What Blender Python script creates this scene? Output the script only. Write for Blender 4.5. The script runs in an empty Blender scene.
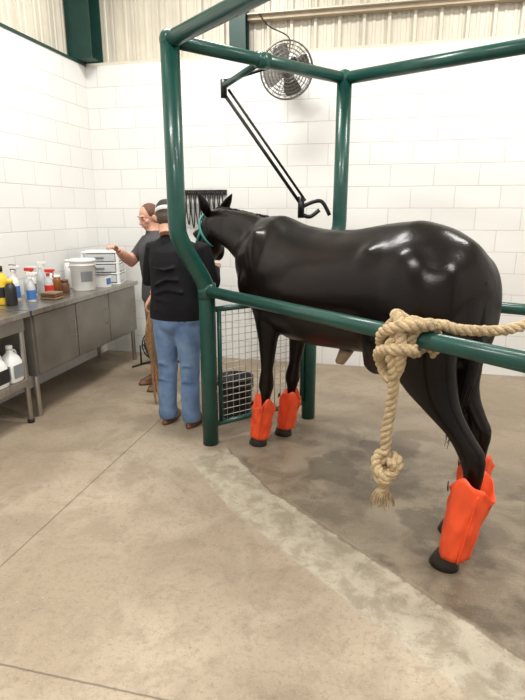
import bpy, bmesh, math, random
from mathutils import Vector as V, Matrix, noise
random.seed(4)
sc = bpy.context.scene
COL = sc.collection
pi = math.pi

# ------------------------------------------------------------------ materials
def nd(nt, t, **kw):
    n = nt.nodes.new(t)
    for k, v in kw.items():
        setattr(n, k, v)
    return n

def mat(name, col, rough=0.5, metal=0.0, var=0.12, scale=8.0, bump=0.0, bscale=60.0, coat=0.0, spec=0.5, emit=None, col2=None, sheen=0.0, trans=0.0, stretch=None, crough=0.1):
    m = bpy.data.materials.new(name)
    m.use_nodes = True
    nt = m.node_tree
    b = nt.nodes['Principled BSDF']
    tc = nd(nt, 'ShaderNodeTexCoord')
    n = nd(nt, 'ShaderNodeTexNoise')
    n.inputs['Scale'].default_value = scale
    n.inputs['Detail'].default_value = 5
    src = tc.outputs['Object']
    if stretch:
        mp = nd(nt, 'ShaderNodeMapping')
        mp.inputs['Scale'].default_value = stretch
        nt.links.new(src, mp.inputs['Vector'])
        src = mp.outputs['Vector']
    nt.links.new(src, n.inputs['Vector'])
    r = nd(nt, 'ShaderNodeValToRGB')
    r.color_ramp.elements[0].position = 0.3
    r.color_ramp.elements[1].position = 0.7
    c2 = col2 if col2 else tuple(min(1, c * (1 + var)) for c in col)
    c1 = col if col2 else tuple(c * (1 - var) for c in col)
    r.color_ramp.elements[0].color = (*c1, 1)
    r.color_ramp.elements[1].color = (*c2, 1)
    nt.links.new(n.outputs['Fac'], r.inputs['Fac'])
    nt.links.new(r.outputs['Color'], b.inputs['Base Color'])
    b.inputs['Roughness'].default_value = rough
    b.inputs['Metallic'].default_value = metal
    b.inputs['Coat Weight'].default_value = coat
    b.inputs['Coat Roughness'].default_value = crough
    b.inputs['Specular IOR Level'].default_value = spec
    b.inputs['Sheen Weight'].default_value = sheen
    b.inputs['Transmission Weight'].default_value = trans
    if emit:
        b.inputs['Emission Color'].default_value = (1, 0.98, 0.94, 1)
        b.inputs['Emission Strength'].default_value = emit
    if bump > 0:
        n2 = nd(nt, 'ShaderNodeTexNoise')
        n2.inputs['Scale'].default_value = bscale
        n2.inputs['Detail'].default_value = 4
        nt.links.new(src, n2.inputs['Vector'])
        bp = nd(nt, 'ShaderNodeBump')
        bp.inputs['Strength'].default_value = bump
        bp.inputs['Distance'].default_value = 0.01
        nt.links.new(n2.outputs['Fac'], bp.inputs['Height'])
        nt.links.new(bp.outputs['Normal'], b.inputs['Normal'])
        if coat: nt.links.new(bp.outputs['Normal'], b.inputs['Coat Normal'])
    return m

def block_mat(name, axis):
    m = bpy.data.materials.new(name)
    m.use_nodes = True
    nt = m.node_tree
    b = nt.nodes['Principled BSDF']
    tc = nd(nt, 'ShaderNodeTexCoord')
    sp = nd(nt, 'ShaderNodeSeparateXYZ')
    nt.links.new(tc.outputs['Object'], sp.inputs[0])
    cb = nd(nt, 'ShaderNodeCombineXYZ')
    nt.links.new(sp.outputs[axis], cb.inputs[0])
    nt.links.new(sp.outputs['Z'], cb.inputs[1])
    br = nd(nt, 'ShaderNodeTexBrick')
    br.inputs['Scale'].default_value = 1.0
    br.inputs['Brick Width'].default_value = 0.406
    br.inputs['Row Height'].default_value = 0.2045
    br.inputs['Mortar Size'].default_value = 0.005
    br.inputs['Mortar Smooth'].default_value = 0.5
    br.inputs['Color1'].default_value = (0.79, 0.785, 0.765, 1)
    br.inputs['Color2'].default_value = (0.755, 0.75, 0.73, 1)
    br.inputs['Mortar'].default_value = (0.62, 0.61, 0.59, 1)
    nt.links.new(cb.outputs[0], br.inputs['Vector'])
    n = nd(nt, 'ShaderNodeTexNoise')
    n.inputs['Scale'].default_value = 1.3
    n.inputs['Detail'].default_value = 6
    nt.links.new(tc.outputs['Object'], n.inputs['Vector'])
    mx = nd(nt, 'ShaderNodeMixRGB', blend_type='MULTIPLY')
    mx.inputs[0].default_value = 0.10
    nt.links.new(br.outputs['Color'], mx.inputs[1])
    nt.links.new(n.outputs['Fac'], mx.inputs[2])
    nt.links.new(mx.outputs[0], b.inputs['Base Color'])
    b.inputs['Roughness'].default_value = 0.5
    n2 = nd(nt, 'ShaderNodeTexNoise')
    n2.inputs['Scale'].default_value = 90
    nt.links.new(tc.outputs['Object'], n2.inputs['Vector'])
    ma = nd(nt, 'ShaderNodeMath', operation='MULTIPLY_ADD')
    ma.inputs[1].default_value = -1.0
    nt.links.new(br.outputs['Fac'], ma.inputs[0])
    mb_ = nd(nt, 'ShaderNodeMath', operation='MULTIPLY')
    mb_.inputs[1].default_value = 0.25
    nt.links.new(n2.outputs['Fac'], mb_.inputs[0])
    nt.links.new(mb_.outputs[0], ma.inputs[2])
    bp = nd(nt, 'ShaderNodeBump')
    bp.inputs['Strength'].default_value = 0.42
    bp.inputs['Distance'].default_value = 0.006
    nt.links.new(ma.outputs[0], bp.inputs['Height'])
    nt.links.new(bp.outputs['Normal'], b.inputs['Normal'])
    return m

def floor_mat():
    m = bpy.data.materials.new('concrete_floor')
    m.use_nodes = True
    nt = m.node_tree
    L = nt.links
    b = nt.nodes['Principled BSDF']
    tc = nd(nt, 'ShaderNodeTexCoord')
    P = tc.outputs['Object']
    sp = nd(nt, 'ShaderNodeSeparateXYZ')
    L.new(P, sp.inputs[0])
    def noi(scale, det=5, rough=0.55, dist=0.0):
        n = nd(nt, 'ShaderNodeTexNoise')
        n.inputs['Scale'].default_value = scale
        n.inputs['Detail'].default_value = det
        n.inputs['Roughness'].default_value = rough
        n.inputs['Distortion'].default_value = dist
        L.new(P, n.inputs['Vector'])
        return n.outputs['Fac']
    def M(op, a, b_=None, c=None):
        n = nd(nt, 'ShaderNodeMath', operation=op)
        for i, x in enumerate((a, b_, c)):
            if x is None: continue
            if isinstance(x, (int, float)): n.inputs[i].default_value = x
            else: L.new(x, n.inputs[i])
        return n.outputs[0]
    def step(x, a, b_):
        n = nd(nt, 'ShaderNodeMapRange', interpolation_type='SMOOTHSTEP')
        L.new(x, n.inputs[0])
        n.inputs[1].default_value = a
        n.inputs[2].default_value = b_
        return n.outputs[0]
    def mix(f, c1, c2, bt='MIX'):
        n = nd(nt, 'ShaderNodeMixRGB', blend_type=bt)
        if isinstance(f, (int, float)): n.inputs[0].default_value = f
        else: L.new(f, n.inputs[0])
        for i, c in ((1, c1), (2, c2)):
            if isinstance(c, tuple): n.inputs[i].default_value = (*c, 1)
            else: L.new(c, n.inputs[i])
        return n.outputs[0]
    X, Y = sp.outputs[0], sp.outputs[1]
    big, mid, fine, fine2, spk = noi(0.8, 4), noi(3.0, 8, 0.65, 0.6), noi(38, 5, 0.75), noi(8, 8, 0.7, 0.4), noi(110, 3, 0.6)
    d = M('ADD', M('MULTIPLY', X, 0.64), M('MULTIPLY', Y, 0.77))
    e = M('SUBTRACT', M('MULTIPLY', X, 0.77), M('MULTIPLY', Y, 0.64))
    dw = M('ADD', d, M('MULTIPLY', M('SUBTRACT', fine2, 0.5), 0.07))
    curl = M('MULTIPLY', M('MAXIMUM', M('SUBTRACT', -2.2, e), 0.0), 0.18)
    dw = M('SUBTRACT', dw, curl)
    ew = M('ADD', e, M('MULTIPLY', M('SUBTRACT', fine2, 0.5), 0.2))
    strip = M('MULTIPLY', M('MULTIPLY', step(dw, 1.43, 1.45), step(dw, 1.75, 1.735)), step(ew, -2.92, -2.86))
    wet = M('MULTIPLY', M('MULTIPLY', step(dw, 1.74, 1.77), step(d, 3.5, 2.7)), step(ew, -3.0, -2.5))
    base = mix(step(big, 0.38, 0.62), (0.32, 0.255, 0.182), (0.42, 0.35, 0.263))
    base = mix(M('MULTIPLY', step(mid, 0.46, 0.62), 0.52), base, (0.25, 0.197, 0.14))
    base = mix(M('MULTIPLY', step(fine2, 0.5, 0.64), 0.38), base, (0.22, 0.172, 0.12))
    base = mix(M('MULTIPLY', step(fine, 0.50, 0.66), 0.45), base, (0.195, 0.153, 0.108))
    far_shade = step(M('ADD', Y, M('MULTIPLY', mid, 0.8)), 2.6, 4.2)
    base = mix(M('MULTIPLY', far_shade, 0.45), base, (0.18, 0.14, 0.095))  # shade on the floor towards the far wall, painted into the concrete colour
    dark = mix(step(mid, 0.38, 0.62), (0.14, 0.11, 0.075), (0.26, 0.215, 0.155))
    c = mix(M('MULTIPLY', wet, 0.9), base, dark)
    sc_ = mix(step(fine2, 0.4, 0.60), (0.46, 0.415, 0.325), (0.30, 0.26, 0.19))
    c = mix(M('MULTIPLY', strip, 0.8), c, sc_)
    patch = M('MULTIPLY', M('MULTIPLY', step(noi(2.2, 5), 0.49, 0.57), wet), 0.65)
    c = mix(patch, c, (0.075, 0.057, 0.037))
    c = mix(M('MULTIPLY', step(spk, 0.60, 0.68), 0.5), c, (0.13, 0.10, 0.07))
    c = mix(M('MULTIPLY', step(spk, 0.38, 0.31), 0.35), c, (0.58, 0.52, 0.42))
    jw = M('MULTIPLY', M('SUBTRACT', fine2, 0.5), 0.012)
    j1 = step(M('ABSOLUTE', M('ADD', M('ADD', X, jw), 1.68)), 0.006, 0.002)
    j2 = step(M('ABSOLUTE', M('SUBTRACT', M('ADD', Y, jw), 1.32)), 0.006, 0.002)
    j = M('MULTIPLY', M('MAXIMUM', j1, j2), 0.6)
    edge = step(M('ABSOLUTE', M('SUBTRACT', dw, 1.745)), 0.014, 0.004)
    edge = M('MULTIPLY', M('MULTIPLY', edge, step(ew, -2.9, -2.8)), 0.45)
    c = mix(M('MAXIMUM', j, edge), c, (0.08, 0.06, 0.04))
    L.new(c, b.inputs['Base Color'])
    r = M('SUBTRACT', M('ADD', 0.40, M('MULTIPLY', mid, 0.3)), M('MULTIPLY', wet, 0.16))
    L.new(r, b.inputs['Roughness'])
    b.inputs['Specular IOR Level'].default_value = 0.35
    bp = nd(nt, 'ShaderNodeBump')
    bp.inputs['Strength'].default_value = 0.4
    bp.inputs['Distance'].default_value = 0.004
    L.new(M('SUBTRACT', M('ADD', fine, fine2), M('MULTIPLY', j, 2.0)), bp.inputs['Height'])
    L.new(bp.outputs['Normal'], b.inputs['Normal'])
    return m

GREEN = mat('green_paint', (0.009, 0.060, 0.047), 0.32, var=0.15, coat=0.15, spec=0.4)
DGREEN = mat('dark_green_steel', (0.007, 0.042, 0.033), 0.45)
SIDING = mat('cream_metal_siding', (0.60, 0.56, 0.47), 0.4, var=0.08, scale=3)
TAN = mat('tan_girt', (0.42, 0.34, 0.24), 0.5)
STEEL = mat('brushed_stainless', (0.40, 0.38, 0.35), 0.30, 0.9, var=0.2, scale=4, stretch=(1, 8, 1))
STEEL_D = mat('dull_steel_panel', (0.27, 0.25, 0.225), 0.40, 0.75, var=0.2, scale=3)
BLACK = mat('black_plastic', (0.012, 0.012, 0.013), 0.4)
BMETAL = mat('black_metal', (0.015, 0.015, 0.015), 0.35, 0.5)
GREYM = mat('grey_metal', (0.20, 0.19, 0.18), 0.4, 0.8)
WIRE = mat('galvanised_wire', (0.45, 0.45, 0.42), 0.4, 0.6)
COAT = mat('horse_coat', (0.0012, 0.0008, 0.0007), 0.45, scale=1.5, col2=(0.0075, 0.0030, 0.0018), bump=0.09, bscale=70, spec=0.06, stretch=(1, 1, 2.2), coat=0.36, crough=0.19)
HAIRB = mat('black_horse_hair', (0.003, 0.002, 0.002), 0.5, bump=0.6, bscale=90, spec=0.2, stretch=(4, 4, 0.4))
HOOF = mat('hoof_horn', (0.030, 0.024, 0.020), 0.5, var=0.3, scale=20)
SHEATH = mat('sheath_skin', (0.30, 0.22, 0.14), 0.6)
ORANGE = mat('orange_vinyl', (0.90, 0.09, 0.022), 0.42, var=0.15, scale=6, bump=0.6, bscale=14)
TURQ = mat('turquoise_nylon', (0.02, 0.20, 0.16), 0.5)
ROPE = mat('manila_rope', (0.48, 0.36, 0.21), 0.85, var=0.3, scale=25, bump=0.8, bscale=120)
JACKET = mat('black_cotton', (0.006, 0.006, 0.008), 0.85, var=0.3, bump=0.6, bscale=9, spec=0.25)
JEANS = mat('blue_denim', (0.085, 0.15, 0.28), 0.85, scale=7, col2=(0.19, 0.29, 0.46), bump=0.7, bscale=18)
SKIN = mat('skin', (0.56, 0.30, 0.21), 0.5, var=0.08)
LIP = mat('lips', (0.40, 0.15, 0.12), 0.5)
EYEW = mat('eye_white', (0.70, 0.66, 0.62), 0.2)
EYED = mat('eye_dark', (0.02, 0.012, 0.01), 0.1)
HAIR = mat('auburn_hair', (0.10, 0.038, 0.018), 0.6, var=0.3, bump=0.6, bscale=70)
HAIRD = mat('brown_hair', (0.05, 0.03, 0.02), 0.6, var=0.3, bump=0.6, bscale=70)
WHITE = mat('white_plastic', (0.78, 0.78, 0.76), 0.35, var=0.03)
CAPW = mat('white_cotton', (0.80, 0.79, 0.77), 0.85, var=0.04, bump=0.4, bscale=40)
CAPB = mat('black_cap_mesh', (0.02, 0.02, 0.022), 0.8, bump=0.5, bscale=90)
SHIRT = mat('dark_grey_shirt', (0.055, 0.055, 0.06), 0.85, bump=0.4, bscale=12)
KHAKI = mat('khaki', (0.22, 0.15, 0.085), 0.85, bump=0.4, bscale=20)
LEATHER = mat('brown_leather', (0.12, 0.05, 0.02), 0.5, var=0.25)
TANROPE = mat('tan_leadrope', (0.30, 0.16, 0.07), 0.7, var=0.3, scale=30)
YELLOW = mat('yellow_plastic', (0.75, 0.50, 0.03), 0.35)
RED = mat('red_plastic', (0.60, 0.03, 0.02), 0.35)
BLUE = mat('blue_label', (0.05, 0.16, 0.42), 0.4)
GREYP = mat('grey_plastic', (0.20, 0.21, 0.22), 0.4)
CLEAR = mat('translucent_plastic', (0.62, 0.65, 0.66), 0.25, var=0.06, trans=0.2)
AMBER = mat('amber_liquid', (0.25, 0.09, 0.02), 0.2)
LAMP = mat('lamp_diffuser', (0.9, 0.9, 0.88), 0.5, emit=3.0)
CEIL = mat('ceiling_panel', (0.60, 0.57, 0.50), 0.6, var=0.04)

# ------------------------------------------------------------------ mesh builder
class MB:
    def __init__(s, M=None):
        s.v, s.f, s.m, s.s = [], [], [], []
        s.mats = []
        s.M = M or Matrix.Identity(4)
    def mi(s, m):
        if m not in s.mats: s.mats.append(m)
        return s.mats.index(m)
    def add(s, vs, fs, m, smooth=True):
        o = len(s.v)
        s.v += [s.M @ V(p) for p in vs]
        i = s.mi(m)
        for f in fs:
            s.f.append([k + o for k in f]); s.m.append(i); s.s.append(smooth)
    def rings(s, R, m, smooth=True, cap=(True, True), closed=False):
        n = len(R[0]); vs = [p for r in R for p in r]; fs = []
        for a in range(len(R) - (0 if closed else 1)):
            b = (a + 1) % len(R)
            for k in range(n):
                fs.append([a * n + k, a * n + (k + 1) % n, b * n + (k + 1) % n, b * n + k])
        if not closed:
            if cap[0]: fs.append(list(range(n))[::-1])
            if cap[1]: fs.append([(len(R) - 1) * n + k for k in range(n)])
        s.add(vs, fs, m, smooth)
    def loft(s, secs, m, seg=20, **kw):
        R = []
        for c, U, W in secs:
            c, U, W = V(c), V(U), V(W)
            R.append([c + U * math.cos(2 * pi * k / seg) + W * math.sin(2 * pi * k / seg) for k in range(seg)])
        s.rings(R, m, **kw)
    def tube(s, pts, rad, m, seg=12, closed=False, cap=(True, True), smooth=True):
        pts = [V(p) for p in pts]; n = len(pts)
        if not hasattr(rad, '__len__'): rad = [rad] * n
        T = []
        for i in range(n):
            if closed: t = pts[(i + 1) % n] - pts[i - 1]
            else: t = pts[min(i + 1, n - 1)] - pts[max(i - 1, 0)]
            T.append(t.normalized())
        up = V((0, 0, 1)) if abs(T[0].z) < 0.9 else V((1, 0, 0))
        N = (up - T[0] * up.dot(T[0])).normalized()
        R = []
        for i in range(n):
            N = (N - T[i] * N.dot(T[i])).normalized()
            B = T[i].cross(N)
            r = rad[i]
            R.append([pts[i] + (N * math.cos(2 * pi * k / seg) + B * math.sin(2 * pi * k / seg)) * r for k in range(seg)])
        s.rings(R, m, smooth=smooth, cap=cap, closed=closed)
    def cyl(s, a, b, r, m, seg=16, r2=None):
        s.tube([a, b], [r, r if r2 is None else r2], m, seg)
    def box(s, c, size, m, R=None):
        c = V(c); hx, hy, hz = [k / 2 for k in size]
        R = R or Matrix.Identity(3)
        vs = [c + R @ V((x * hx, y * hy, z * hz)) for x in (-1, 1) for y in (-1, 1) for z in (-1, 1)]
        fs = [[0, 1, 3, 2], [4, 6, 7, 5], [0, 4, 5, 1], [2, 3, 7, 6], [0, 2, 6, 4], [1, 5, 7, 3]]
        s.add(vs, fs, m, False)
    def ell(s, c, r, m, seg=20, rows=12, R=None):
        c = V(c)
        if not hasattr(r, '__len__'): r = (r, r, r)
        R = R or Matrix.Identity(3)
        rg = []
        for i in range(rows + 1):
            a = -pi / 2 + pi * i / rows
            a = max(-pi / 2 + 0.05, min(pi / 2 - 0.05, a))
            rg.append([c + R @ V((r[0] * math.cos(a) * math.cos(2 * pi * k / seg), r[1] * math.cos(a) * math.sin(2 * pi * k / seg), r[2] * math.sin(a))) for k in range(seg)])
        s.rings(rg, m)
    def rev(s, prof, m, c=(0, 0, 0), seg=28, sx=1, sy=1, smooth=True):
        c = V(c)
        s.rings([[c + V((sx * r * math.cos(2 * pi * k / seg), sy * r * math.sin(2 * pi * k / seg), z)) for k in range(seg)] for r, z in prof], m, smooth)
    def mesh(s, name):
        me = bpy.data.meshes.new(name)
        me.from_pydata([tuple(p) for p in s.v], [], s.f)
        for m in s.mats: me.materials.append(m)
        for p, mi, sm in zip(me.polygons, s.m, s.s):
            p.material_index = mi; p.use_smooth = sm
        bm = bmesh.new(); bm.from_mesh(me)
        bmesh.ops.recalc_face_normals(bm, faces=bm.faces)
        bm.to_mesh(me); bm.free()
        return me
    def obj(s, name, parent=None, bevel=0, origin=None):
        if origin is not None:
            o_ = V(origin); s.v = [p - o_ for p in s.v]
        o = bpy.data.objects.new(name, s.mesh(name))
        COL.objects.link(o)
        if origin is not None: o.location = origin
        if parent: o.parent = parent
        if bevel:
            b = o.modifiers.new('bevel', 'BEVEL'); b.width = bevel; b.segments = 2; b.limit_method = 'ANGLE'
        return o
    def remeshed(s, name, voxel, smooth=4, parent=None, zone=None, mats=None, post=None):
        o = bpy.data.objects.new(name + '_tmp', s.mesh(name))
        COL.objects.link(o)
        r = o.modifiers.new('r', 'REMESH'); r.mode = 'VOXEL'; r.voxel_size = voxel; r.use_smooth_shade = True
        sm = o.modifiers.new('s', 'SMOOTH'); sm.factor = 0.5; sm.iterations = smooth
        dg = bpy.context.evaluated_depsgraph_get()
        me = bpy.data.meshes.new_from_object(o.evaluated_get(dg))
        me.name = name
        bpy.data.objects.remove(o)
        if post:
            bm = bmesh.new(); bm.from_mesh(me); post(bm); bm.to_mesh(me); bm.free()
        me.materials.clear()
        for m in (mats or s.mats[:1]): me.materials.append(m)
        for p in me.polygons:
            p.use_smooth = True
            p.material_index = zone(p.center) if zone else 0
        ob = bpy.data.objects.new(name, me)
        COL.objects.link(ob)
        if parent: ob.parent = parent
        return ob

def empty(name, loc=(0, 0, 0)):
    e = bpy.data.objects.new(name, None)
    e.empty_display_size = 0.2
    COL.objects.link(e)
    return e

def spline(pts, n=8, closed=False):
    pts = [V(p) for p in pts]; out = []; N = len(pts)
    rng = N if closed else N - 1
    for i in range(rng):
        if closed: p0, p1, p2, p3 = pts[i - 1], pts[i], pts[(i + 1) % N], pts[(i + 2) % N]
        else: p0, p1, p2, p3 = pts[max(i - 1, 0)], pts[i], pts[i + 1], pts[min(i + 2, N - 1)]
        for k in range(n):
            t = k / n
            out.append(0.5 * ((2 * p1) + (p2 - p0) * t + (2 * p0 - 5 * p1 + 4 * p2 - p3) * t * t + (3 * p1 - p0 - 3 * p2 + p3) * t ** 3))
    if not closed: out.append(pts[-1])
    return out

def twisted(mb, pts, R, m, pitch=0.09, n=10):
    c = spline(pts, n)
    seg = 0.012; out = [c[0]]
    for a, b in zip(c[:-1], c[1:]):
        L = (b - a).length
        k = max(1, int(L / seg))
        for i in range(1, k + 1): out.append(a.lerp(b, i / k))
    c = out; l = 0
    T = [(c[min(i + 1, len(c) - 1)] - c[max(i - 1, 0)]).normalized() for i in range(len(c))]
    up = V((0, 0, 1)) if abs(T[0].z) < 0.9 else V((1, 0, 0))
    N = (up - T[0] * up.dot(T[0])).normalized()
    S = [[], [], []]
    for i, p in enumerate(c):
        if i: l += (p - c[i - 1]).length
        N = (N - T[i] * N.dot(T[i])).normalized(); B = T[i].cross(N)
        for k in range(3):
            a = 2 * pi * l / pitch + k * 2 * pi / 3
            S[k].append(p + (N * math.cos(a) + B * math.sin(a)) * R * 0.52)
    for k in range(3): mb.tube(S[k], R * 0.56, m, 8)

# ------------------------------------------------------------------ room shell
X0, X1, Y0, Y1, HB, HC = -3.17, 3.4, -2.5, 5.5, 3.07, 4.4
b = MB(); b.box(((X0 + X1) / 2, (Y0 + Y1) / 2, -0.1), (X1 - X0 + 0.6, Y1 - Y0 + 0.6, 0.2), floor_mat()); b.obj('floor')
BF, BL = block_mat('painted_block_far', 'X'), block_mat('painted_block_side', 'Y')
b = MB(); b.box(((X0 + X1) / 2, Y1 + 0.1, HB / 2), (X1 - X0 + 0.4, 0.2, HB), BF); b.obj('wall_far')
b = MB(); b.box((X0 - 0.1, (Y0 + Y1) / 2, HB / 2), (0.2, Y1 - Y0, HB), BL); b.obj('wall_left')
b = MB(); b.box((X1 + 0.1, (Y0 + Y1) / 2, HC / 2), (0.2, Y1 - Y0, HC), BL); b.obj('wall_right')
b = MB(); b.box(((X0 + X1) / 2, (Y0 + Y1) / 2, HC + 0.05), (X1 - X0 + 0.6, Y1 - Y0 + 0.6, 0.1), CEIL); b.obj('ceiling')

def siding(name, a, bb, nrm, z0, z1):
    a, bb, nrm = V(a), V(bb), V(nrm); L = (bb - a).length; d = (bb - a).normalized()
    prof = []; x = 0; P = 0.229
    while x < L:
        for dx, h in ((0, 0), (0.045, 0), (0.055, 0.008), (0.075, 0.008), (0.085, 0), (0.125, 0), (0.135, 0.008), (0.155, 0.008), (0.165, 0), (0.18, 0), (0.192, 0.035), (0.217, 0.035)):
            if x + dx < L: prof.append((x + dx, h))
        x += P
    prof.append((L, 0))
    vs = []; fs = []
    for z in (z0, z1):
        for s_, h in prof: vs.append(a + d * s_ + nrm * h + V((0, 0, z)))
    n = len(prof)
    for i in range(n - 1): fs.append([i, i + 1, n + i + 1, n + i])
    m = MB(); m.add(vs, fs, SIDING, False)
    return m.obj(name)
siding('wall_far_siding', (X0 - 0.1, Y1 + 0.12, 0), (X1 + 0.1, Y1 + 0.12, 0), (0, -1, 0), HB, HC)
siding('wall_left_siding', (X0 - 0.12, Y0, 0), (X0 - 0.12, Y1 + 0.1, 0), (1, 0, 0), HB, HC)
b = MB(); b.box((X0 - 0.045, (Y0 + Y1) / 2, HB + 0.012), (0.11, Y1 - Y0, 0.024), DGREEN); b.obj('trim_1')
b = MB(); b.box(((X0 + X1) / 2, Y1 + 0.045, HB + 0.012), (X1 - X0, 0.09, 0.024), SIDING); b.obj('trim_2')
b = MB(); b.box(((-1.42 + X1) / 2, Y1 + 0.06, 3.40), (X1 + 1.42, 0.08, 0.04), TAN)
b.box(((-1.42 + X1) / 2, Y1 + 0.04, 3.425), (X1 + 1.42, 0.12, 0.012), SIDING); b.obj('trim_3')
def column(name, x, y, w):
    b = MB()
    for s_ in (-1, 1): b.box((x, y + s_ * w * 0.42, (HB + 0.026 + HC) / 2), (w, 0.014, HC - HB - 0.03), DGREEN)
    b.box((x, y, (HB + 0.026 + HC) / 2), (0.012, w * 0.84, HC - HB - 0.03), DGREEN)
    b.box((x, y - w * 0.3, HB + 0.034), (w * 1.05, w * 0.5, 0.014), DGREEN)
    return b.obj(name)
column('steel_column', -3.13, 5.46, 0.26)
column('steel_column', -1.50, 5.50, 0.16)

for i, (lx, ly) in enumerate([(-1.7, 1.2), (1.4, 1.2), (-1.7, 3.9), (1.4, 3.9), (-0.2, -1.2)]):
    b = MB()
    b.box((0, 0, 0), (1.25, 0.34, 0.06), WHITE); b.box((0, 0, -0.034), (1.18, 0.28, 0.01), LAMP)
    o = b.obj('ceiling_light', bevel=0.01); o.location = (lx, ly, HC - 0.03)
    ld = bpy.data.lights.new('lamp', 'AREA'); ld.shape = 'RECTANGLE'; ld.size = 1.2; ld.size_y = 0.35
    ld.energy = 91; ld.color = (1, 0.975, 0.93)
    lo = bpy.data.objects.new('lamp', ld); COL.objects.link(lo); lo.parent = o; lo.location = (0, 0, -0.05)

# ------------------------------------------------------------------ stocks (green pipe)
A0 = V((-1.145, 3.31, 0)); At = V((-1.275, 3.158, 2.56))
B0 = V((-0.536, 3.957, 0)); Bt = V((-0.358, 4.165, 2.53))
C0 = V((0.80, 1.545, 0)); Ct = V((0.80, 1.545, 2.60))
D0 = V((1.463, 3.24, 0)); Dt = V((1.463, 3.24, 2.53))
b = MB()
def bentpost(p0, pt, r):
    q0 = V((p0.x, p0.y, 1.13)); q1 = V((pt.x, pt.y, 1.47))
    pts = [p0, V((p0.x, p0.y, 0.6)), q0 - V((0, 0, .07))] + spline([q0 - V((0, 0, .06)), q0.lerp(q1, 0.12) , q0.lerp(q1, 0.88), q1 + V((0, 0, .06))], 5) + [q1 + V((0, 0, .1)), pt]
    b.tube(pts, r, GREEN, 20)
bentpost(A0, At, 0.056)
bentpost(B0, Bt, 0.054)
for p0, pt in ((C0, Ct), (D0, Dt)): b.cyl(p0, pt, 0.054, GREEN, 20)
for p in (At, Bt, Ct, Dt): b.ell(p, 0.060, GREEN)
b.cyl(At, Ct, 0.045, GREEN, 20)
b.cyl(At, Bt, 0.040, GREEN, 20)
b.cyl(Bt, Dt, 0.043, GREEN, 20)
RA, RC = A0 + V((0, 0, 1.10)), C0 + V((0, 0, 1.135))
b.cyl(RA, RC, 0.036, GREEN, 20)
b.cyl(A0 + V((0, 0, 1.05)), A0 + V((0, 0, 1.15)), 0.061, GREEN, 20)
b.cyl(B0 + V((0, 0, 1.03)), D0 + V((0, 0, 1.03)), 0.036, GREEN, 20)
def G(t, z): return A0 + (B0 - A0) * t + V((0, 0, z))
for z in (0.14, 0.97): b.cyl(G(0.04, z), G(0.96, z), 0.02, GREEN, 12)
for t in (0.1, 0.92): b.cyl(G(t, 0.14), G(t, 0.97), 0.016, GREEN, 12)
for i in range(1, 17):
    z = 0.14 + 0.83 * i / 17; b.cyl(G(0.1, z), G(0.92, z), 0.0028, WIRE, 6)
for i in range(1, 14):
    t = 0.1 + 0.82 * i / 14; b.cyl(G(t, 0.14), G(t, 0.97), 0.0028, WIRE, 6)
b.obj('horse_stocks')

# support arm
b = MB()
P0 = V((-0.84, 3.635, 2.545)); P1 = V((-1.23, 4.06, 2.50)); P2 = V((-0.66, 4.19, 1.66))
b.cyl(P0, P1, 0.022, GREEN, 14); b.cyl(P0 + V((-.03, -.03, 0)), P0 + V((.03, .03, 0)), 0.05, GREEN, 16)
b.cyl(P1 + V((0, 0, .045)), P1 - V((0, 0, .08)), 0.024, BMETAL, 14)
PJ = V((-0.72, 4.12, 2.66))
b.cyl(P1 + V((0, 0, .03)), PJ, 0.012, BMETAL, 10); b.ell(PJ, 0.022, BMETAL)
off = V((0.03, 0.02, 0.03))
b.cyl(P1 - V((0, 0, .05)), P2, 0.013, BMETAL, 10)
b.cyl(P1 - V((0, 0, .05)) + off, P2 + off, 0.010, BMETAL, 10)
b.cyl(P2 + V((0, 0, 0.06)), P2 - V((0, 0, 0.10)), 0.026, BMETAL, 14)
P4 = P2 + V((0.20, 0.03, -0.02))
b.tube(spline([P2 + V((0, 0, -.02)), P2 + V((0.09, 0.02, .02)), P2 + V((.16, .03, .02)), P4 + V((0.02, 0, -.06))], 5), 0.015, BMETAL, 10)
b.tube(spline([P2 + V((0, 0, -.07)), P2 + V((0.07, 0.0, -.09)), P2 + V((.14, .02, -.04))], 5), 0.016, BMETAL, 10)
b.obj('support_arm')

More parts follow.
